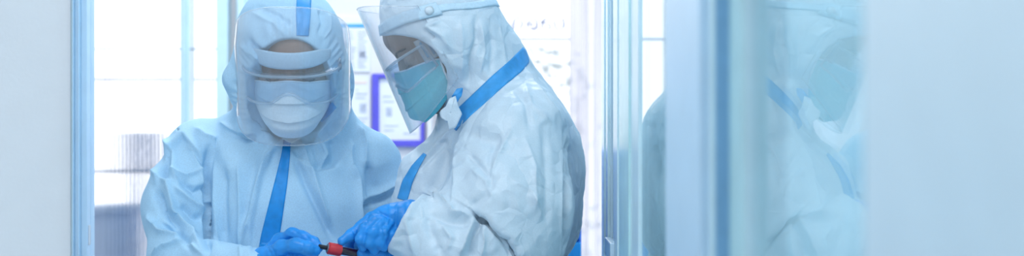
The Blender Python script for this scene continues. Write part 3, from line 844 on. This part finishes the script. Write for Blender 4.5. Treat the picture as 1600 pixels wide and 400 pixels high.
# right hand (left in the picture): index over, thumb in front, holding the tube
def gbox(px0,px1,py0,py1,Y0,Y1):
    pts = np.array([P(a,b,c) for a in (px0,px1) for b in (py0,py1) for c in (Y0,Y1)])
    return pts.min(0), pts.max(0)
lo, hi = gbox(375,515,345,440,2.24,2.42)
glove('glove', r1, [
  pc([(398,418,2.345),(412,404,2.33)], [17,17], 0),
  pc([(412,404,2.33),(434,392,2.315)], [16,12], .01, .02),
  pc([(418,392,2.345),(437,374,2.345),(457,365,2.335),(474,370,2.325),(490,378,2.315),(499,387,2.31)], [9,8,7.5,7,6.5,6], .006, .012),
  pc([(420,400,2.32),(440,386,2.30),(462,383,2.285),(482,388,2.28),(494,392,2.285)], [11,9.5,9.2,9,7.5], .006, .012),
  pc([(425,400,2.35),(446,380,2.37),(468,376,2.36),(488,388,2.335)], [9,8,7.5,6.5], .006),
  pc([(424,404,2.325),(448,401,2.318),(476,401,2.315),(490,398,2.312)], [10,9,8.5,7], .006),
  pc([(418,418,2.32),(446,418,2.305),(470,417,2.30)], [9,8,7], .006)],
  lo, hi, seed=3, strokes=[('v',1.5,2.5,[(412,378),(424,398)]),('v',1.5,2.5,[(420,380),(430,396)]),('r',1.2,2,[(445,366),(470,374),(490,380)]),
  ('v',1.5,2,[(474,378),(472,394)]),('v',1.2,2,[(462,362),(470,368)]),('v',1.2,2,[(476,366),(484,374)])])
lo, hi = gbox(480,600,405,475,2.22,2.42)
glove('glove', r1, [
  pc([(568,452,2.36),(545,445,2.33)], [17,16], 0),
  pc([(545,445,2.33),(522,440,2.31)], [15,13], .01, .02),
  pc([(525,432,2.30),(508,424,2.29),(498,428,2.28)], [8,7,6.5]), pc([(520,438,2.30),(502,434,2.285),(494,440,2.28)], [8,7,6.5]),
  pc([(520,446,2.30),(502,446,2.285),(496,452,2.28)], [8,7,6.5]), pc([(524,452,2.31),(508,456,2.29),(502,460,2.285)], [7,6.5,6]),
  pc([(540,436,2.30),(526,422,2.28),(514,418,2.27)], [9,8,7])], lo, hi, h=.002, seed=5)

# ================================================================== right worker, in profile, looking down
H2 = HeadFrame(P(699,65,2.50), -86, 30)
r2 = thing('person', 'person in shiny white coverall and teal face mask, in profile, bending over the tube', 'person', (X(775,2.58),2.58,0))
hx, hy = X(785,2.58), 2.58
f = Field((hx-.38,2.22,-.01), (hx+.20,2.94,1.60), .0055)
skin_head(f, H2)
f.ell(H2(0,-.036,.052), (.066,.068,.046), .02, rot=H2.M)
f.cap(H2(0,.035,-.05), P(770,190,2.57), .052, .06, .03)
f.cap(P(800,228,2.44), P(800,228,2.72), .055, .055, .04)
f.ell((hx,hy,1.16), (.11,.16,.20), .05); f.ell((hx,hy,.95), (.11,.16,.16), .05)
f.chain([P(800,235,2.43),P(790,340,2.38),P(780,425,2.35),P(640,345,2.345)], [.05,.042,.036,.026], .02)
f.chain([P(800,235,2.73),P(740,350,2.68),P(722,432,2.60),P(645,414,2.40)], [.04,.035,.030,.022], .02)
f.cap(P(615,345,2.34), P(590,356,2.33), .022, .018, .01); f.cap(P(640,412,2.39), P(618,406,2.37), .012, .010, .01)
for sy in (-1,1):
    f.chain([(hx,hy+sy*.10,1.0),(hx-.01,hy+sy*.11,.5),(hx+.02,hy+sy*.11,.1)], [.085,.063,.046], .03)
    f.cap((hx+.05,hy+sy*.11,.04), (hx-.15,hy+sy*.11,.035), .036, .03, .02)
V, Q = f.mesh(1)
link('body', np_mesh('body', V, Q), M['skin'], r2)
brows_lashes(H2, r2, -.002)

f = Field((hx-.34,2.16,1.03), (hx+.22,3.0,1.74), .0024)
rot2 = H2.M
# hood
f.ell(H2(0,.002,.030), (.104,.104,.128), .02, rot=rot2)
f.cap(P(716,66,2.50), P(750,122,2.52), .094, .088, .03, sq=(1,1.08,1))
f.cap(P(752,110,2.52), P(770,170,2.55), R(66,2.5), R(74,2.5), .04)
f.cap(P(712,150,2.50), P(708,205,2.52), R(18,2.5), R(24,2.5), .03)
# shoulders and trunk
f.cap(P(805,210,2.44), P(805,210,2.72), R(80,2.5), R(80,2.6), .05)
f.cap(P(780,160,2.57), P(835,250,2.58), R(62,2.5), R(76,2.5), .05)
f.ell(P(786,325,2.58), (R(126,2.5), .20, R(125,2.5)), .05)
f.ell(P(760,440,2.58), (R(100,2.5), .20, R(120,2.5)), .05)
f.chain([P(722,215,2.54),P(668,275,2.52),P(658,330,2.52),P(680,420,2.55)], [R(24,2.5),R(36,2.5),R(38,2.5),R(40,2.5)], .05, .05)
# far arm
f.chain([P(800,230,2.73),P(735,330,2.68),P(720,430,2.60),P(655,416,2.43)], [R(56,2.7),R(50,2.7),R(42,2.64),R(30,2.44)], .02, .04)
# near arm, wide sleeve
f.chain([P(800,230,2.42),P(792,330,2.375),P(790,425,2.35)], [R(84,2.4),R(90,2.38),R(74,2.35)], .012, .06)
f.chain([P(800,440,2.34),P(715,394,2.32),P(640,352,2.325)], [R(66,2.34),R(60,2.32),R(52,2.32)], .008, .05)
# deep crease where the sleeve folds at the elbow
f.chain([P(738,330,2.262),P(752,337,2.262),P(768,348,2.265),P(792,370,2.27),P(814,404,2.275)], [R(1,2.27),R(3.2,2.27),R(3.6,2.27),R(2.8,2.27),R(2,2.27)], .008, .008, '-', (1,6,1))
# open cuff
ax = P(628,342,2.325)-P(715,394,2.32); ax /= np.linalg.norm(ax)
lo, hi = gbox(540,720,270,440,2.22,2.44)
cp = P(634,347,2.325)
f.half(cp, ax, lo, hi)
f.cap(cp+ax*.03, cp-ax*.045, R(46,2.32), R(34,2.32), .004, '-')
# face opening
f.ell(H2(0,-.138,-.022), (.20,.126,.094), .003, '-', rot=rot2)
V, Q = f.mesh(2)
V = crumple(V, Q, .0050, 10, 2); V = crumple(V, Q, .0022, 26, 5)
S2 = [
 ('v',7,6,[(742,331),(760,340),(772,352),(795,372),(812,402)]),
 ('s',13,15,[(820,412),(797,378),(774,354),(760,341),(736,327)]), ('v',6,5,[(738,334),(762,348),(784,372),(800,400)]),
 ('s',-7,10,[(885,196),(888,250),(887,320),(884,400)]), ('v',12,5,[(884,200),(887,250),(886,320),(884,400)]), ('r',5,8,[(878,200),(878,260),(877,400)]),
 ('r',12,7,[(662,300),(690,312),(706,336),(742,338)]), ('v',7,9,[(672,330),(700,345),(735,350)]),
 ('r',9,8,[(742,340),(728,370),(716,400)]), ('v',9,6,[(752,345),(742,370),(735,402)]), ('r',8,7,[(757,350),(756,372),(752,400)]),
 ('r',6,7,[(650,312),(634,345),(650,400)]), ('v',6,10,[(668,330),(672,360),(690,400)]), ('r',6,7,[(690,352),(706,372),(700,392)]),
 ('r',6,10,[(762,348),(785,362),(800,390)]),
 ('v',7,16,[(735,210),(760,216),(785,220)]), ('r',5,9,[(722,212),(712,235),(712,290),(705,330)]), ('v',6,12,[(700,230),(690,270),(672,310)]),
 ('v',5,6,[(730,240),(752,262),(768,280)]), ('r',5,6,[(800,200),(780,240),(762,285)]), ('v',4,5,[(772,222),(765,250),(765,275)]),
 ('r',4,6,[(735,262),(760,285),(770,310)]), ('v',4,7,[(770,280),(760,305),(735,325)]),
 ('r',4,7,[(820,215),(836,260),(836,330)]), ('v',4,9,[(850,200),(855,280),(852,360)]), ('r',4,6,[(800,280),(830,300),(850,345)]),
 ('r',5,6,[(716,192),(690,218),(665,245),(640,290)]), ('v',6,6,[(700,215),(676,240),(650,270)]),
 ('v',6,5,[(743,30),(745,60),(735,90),(732,130)]), ('r',4,7,[(752,40),(756,80),(748,120)]), ('r',4,8,[(720,30),(722,70),(722,120)]),
 ('r',4,8,[(775,30),(785,70),(790,110)]), ('v',3,6,[(765,30),(770,75),(765,115)]), ('r',4,5,[(690,30),(668,42),(690,56),(705,80)]),
 ('v',4,4,[(660,46),(680,60)]), ('r',3,5,[(600,10),(592,30)]), ('v',3,5,[(608,8),(602,22)]),
 ('r',5,8,[(815,102),(850,150),(880,190)]), ('v',4,6,[(805,140),(822,160),(828,200)]), ('r',4,7,[(820,130),(830,165),(860,190)]),
]
V = folds(V, Q, S2, 1.45)
upper2 = (V, Q)
fl = Field((hx-.30,2.26,.0), (hx+.26,2.92,1.14), .012)
fl.ell((hx,hy,1.02), (.14,.18,.20), .05); fl.ell((hx,hy,.88), (.14,.18,.16), .06)
for sy in (-1,1):
    fl.chain([(hx,hy+sy*.10,1.0),(hx-.01,hy+sy*.11,.5),(hx+.02,hy+sy*.11,.1)], [.115,.085,.063], .05)
    fl.cap((hx+.06,hy+sy*.11,.05), (hx-.16,hy+sy*.11,.042), .05, .042, .02)
low2 = fl.mesh(2)
V, Q = merge([upper2, low2])
suit2 = link('coverall', np_mesh('coverall', V, Q), M['suit2'], r2)
b2 = bvh_of(*upper2)
tape('seam_tape', b2, [(826,82,24),(806,103,25),(778,126,24),(750,152,23),(728,172,22),(704,196,24)], M['tape'], suit2, .002)
tape('zip_flap', b2, [(664,240,6),(648,262,12),(636,285,16),(628,312,16)], M['tape'], suit2, .002)
mask(H2, r2, M['mask_teal'], .0036, sag=2)
goggles(H2, r2)
def cloth_patch(name, outline, Y, material, parent, bulge=.002):
    o_ = np.array(outline, float); c_ = o_[:,:2].mean(0); n_ = 40
    oo = resample(np.vstack([o_, o_[:1]]), n_+1)[:-1]
    G = np.zeros((7, n_+1, 3))
    for i in range(7):
        t = .02+.98*i/6
        for j in range(n_+1):
            q = c_+(oo[j % n_]-c_)*t
            G[i,j] = P(q[0], q[1], Y-bulge*math.cos(t*1.57)-.0012*t*t*math.sin(j*.6))
    return link(name, grid_mesh(name, G, .0012), material, parent)
cloth_patch('collar_tab', [(706,150),(714,139),(723,137),(721,150),(712,163)], 2.402, M['tape'], suit2)
cloth_patch('chin_flap', [(712,150),(716,166),(722,178),(712,200),(702,204),(699,190),(689,184),(687,174),(697,166),(702,154)], 2.392, M['suit2'], suit2)
fs2 = face_shield(H2, r2, b2)
ringp = [H2(.095*math.sin(t), -.005-.10*math.cos(t), .06) for t in np.linspace(math.radians(88), math.radians(180), 12)]
strap(H2, fs2, b2, [(.10,-.012,.060),(.11,.03,.048),(.10,.06,.034),(.07,.09,.022),(0,.115,.014)], .014)
strap(H2, fs2, b2, [(.11,.012,.055),(.11,-.03,.066),(.10,-.06,.074),(.06,-.10,.080),(0,-.125,.084)], .026, 'head_band')
h, nn, _, _ = b2.ray_cast(Vector((0,0,CAMZ)), Vector(((671-800)/FPX,1,(200-17)/FPX)).normalized())
h = h if h is not None else Vector(P(671,17,2.4))
bm = bmesh.new(); bmesh.ops.create_cone(bm, cap_ends=True, segments=32, radius1=.0085, radius2=.0075, depth=.006)
bmesh.ops.bevel(bm, geom=[e for e in bm.edges], offset=.0012, segments=2, affect='EDGES')
bm.transform(Matrix.Translation(h+Vector((0,-.006,0))) @ Matrix.Rotation(math.radians(90),4,'X'))
link('snap_button', bm_mesh('snap_button', bm, True), M['loop'], fs2)

lo, hi = gbox(515,680,290,405,2.26,2.42)
glove('glove', r2, [
  pc([(668,350,2.335),(640,342,2.335)], [27,25], 0),
  pc([(640,340,2.335),(606,342,2.335)], [24,18], .02, .03),
  pc([(610,336,2.33),(582,345,2.33)], [14,13], .02, .03),
  pc([(580,345,2.325),(566,354,2.322),(549,367,2.312),(534,377,2.302)], [11,9,8,6.8], .008, .008),
  pc([(586,346,2.312),(570,357,2.300),(563,374,2.295),(567,387,2.300)], [10.5,9,7.4,6.6], .004, .006),
  pc([(597,349,2.306),(584,362,2.290),(578,380,2.288),(585,391,2.297)], [10.5,9.2,7.6,6.8], .004, .006),
  pc([(608,352,2.312),(599,364,2.294),(594,378,2.292),(600,387,2.30)], [10,8.6,7.2,6.4], .004, .006),
  pc([(618,356,2.322),(612,368,2.305),(609,380,2.305)], [9,7.6,6.8], .004, .006),
  pc([(625,350,2.35),(590,372,2.345),(560,384,2.325)], [10,8.5,7], .006)],
  lo, hi, seed=8, strokes=[('v',2,3,[(575,335),(572,350)]),('v',2,3,[(620,322),(618,350),(606,368)]),('v',2,3,[(598,352),(602,372)]),('r',2,3,[(612,330),(604,352)]),
   ('v',2,3,[(632,318),(632,345)]),('r',2,3,[(640,318),(622,358)]),('v',2,2.5,[(590,330),(608,340)]),('v',1.5,2,[(552,360),(556,370)])])
lo, hi = gbox(515,690,360,440,2.26,2.46)
glove('glove', r2, [
  pc([(668,414,2.42),(640,410,2.39)], [18,17], 0),
  pc([(640,410,2.39),(612,404,2.36)], [17,13], .02, .03),
  pc([(620,398,2.35),(592,396,2.325),(566,396,2.31)], [9,9,8.5], .008, .014),
  pc([(612,396,2.38),(580,386,2.37),(556,378,2.35),(546,380,2.335)], [8,7,6.5,6], .006),
  pc([(610,400,2.38),(575,392,2.37),(548,386,2.35),(538,389,2.335)], [8,7,6.5,6], .006),
  pc([(612,408,2.37),(580,404,2.35),(560,408,2.325)], [8,7.5,7], .006),
  pc([(615,414,2.37),(590,414,2.35),(572,418,2.33)], [8,7,6.5], .006)],
  lo, hi, seed=9)

# ================================================================== the blood tube between the hands
Cc = P(512,387.5,2.294); D_ = P(533,391.5,2.303); B_ = D_+(D_-Cc)/np.linalg.norm(D_-Cc)*.082; A_ = Cc-(D_-Cc)/np.linalg.norm(D_-Cc)*.016
tr_ = thing('blood_tube', 'glass blood sample tube with red cap held between the blue gloves', 'test tube', tuple(Cc))
dv = Vector(D_-Cc).normalized()
def disc(name, a, b, r, m, parent, seg=28, bev=.0006, r2=None):
    a = Vector(a); b = Vector(b); bm = bmesh.new()
    bmesh.ops.create_cone(bm, cap_ends=True, segments=seg, radius1=r, radius2=r2 or r, depth=(b-a).length)
    if bev: bmesh.ops.bevel(bm, geom=[e for e in bm.edges if len([f for f in e.link_faces if len(f.verts) > 4]) == 1], offset=bev, segments=2, affect='EDGES')
    q = Vector((0,0,1)).rotation_difference(b-a)
    bm.transform(Matrix.Translation((a+b)/2) @ q.to_matrix().to_4x4())
    return link(name, bm_mesh(name, bm, False), m, parent)
face = Vector(Cc)
capo = disc('cap', face, Vector(D_), R(9.5,2.3), M['red'], tr_, bev=.0015)
tn = (Vector(P(505,386,2.285))-face).normalized()
disc('stopper', face-dv*.0012, face+dv*.002, R(7,2.3), M['ring'], capo)
disc('stopper_hole', face-dv*.0018, face+dv*.001, R(3.5,2.3), M['black'], capo, bev=.0003)
disc('stem', Vector(A_), face-dv*.001, R(3.6,2.3), M['black'], tr_)
gt = disc('tube', Vector(D_)-dv*.002, Vector(B_), R(7.0,2.3), M['tubeglass'], tr_)
disc('blood', Vector(D_)-dv*.001, Vector(B_)-dv*.002, R(6.2,2.3), M['blood'], tr_)

# ------------------------------------------------------------------ light, sky, camera
def area(name, loc, rot, sx, sy, power, col):
    l = bpy.data.lights.new(name, 'AREA'); l.shape = 'RECTANGLE'; l.size = sx; l.size_y = sy; l.energy = power; l.color = col
    o = bpy.data.objects.new(name, l); C.objects.link(o); o.location = loc; o.rotation_euler = [math.radians(a) for a in rot]; return o
area('added_overhead_lamp', (-.40,1.15,2.62), (12,0,0), 1.2, .6, 13, (1,.99,.98))  # added key lamp, no fixture: models the folds and lifts the left wall
area('added_overhead_lamp', (-.4,3.3,2.66), (0,0,0), 1.2, .6, 17, (1,.99,.98))  # added unseen lamp that brightens the back wall and the visor film
area('added_overhead_lamp', (.9,2.0,2.66), (0,0,0), .8, 1.6, 32, (.95,.99,1))  # added unseen lamp to lift the room behind the glass and right worker
w = bpy.data.worlds.new('sky'); SC.world = w; w.use_nodes = True
nt = w.node_tree; bg = nt.nodes['Background']
tc = nt.nodes.new('ShaderNodeTexCoord'); sp = nt.nodes.new('ShaderNodeSeparateXYZ'); rp = nt.nodes.new('ShaderNodeValToRGB')
mr = nt.nodes.new('ShaderNodeMapRange'); mr.inputs['From Min'].default_value = -1; mr.inputs['From Max'].default_value = 1
nt.links.new(tc.outputs['Generated'], sp.inputs[0]); nt.links.new(sp.outputs['Y'], mr.inputs['Value']); nt.links.new(mr.outputs['Result'], rp.inputs['Fac'])
rp.color_ramp.elements[0].position = .25; rp.color_ramp.elements[0].color = (.32,.335,.35,1)
rp.color_ramp.elements[1].position = .75; rp.color_ramp.elements[1].color = (1,1,1,1)
nt.links.new(rp.outputs['Color'], bg.inputs['Color']); bg.inputs['Strength'].default_value = 1.6
cam = bpy.data.cameras.new('camera'); co = bpy.data.objects.new('camera', cam); C.objects.link(co)
co.location = (0,0,CAMZ); co.rotation_euler = (math.radians(90),0,0)
cam.sensor_width = 36; cam.lens = FPX/1600*36; cam.clip_start = .01
cam.dof.use_dof = True; cam.dof.focus_distance = 2.40; cam.dof.aperture_fstop = 2.8
SC.camera = co
SC.view_settings.view_transform = 'Standard'; SC.view_settings.look = 'None'; SC.view_settings.gamma = 1; SC.view_settings.exposure = .26
SC.cycles.max_bounces = 14; SC.cycles.transparent_max_bounces = 24
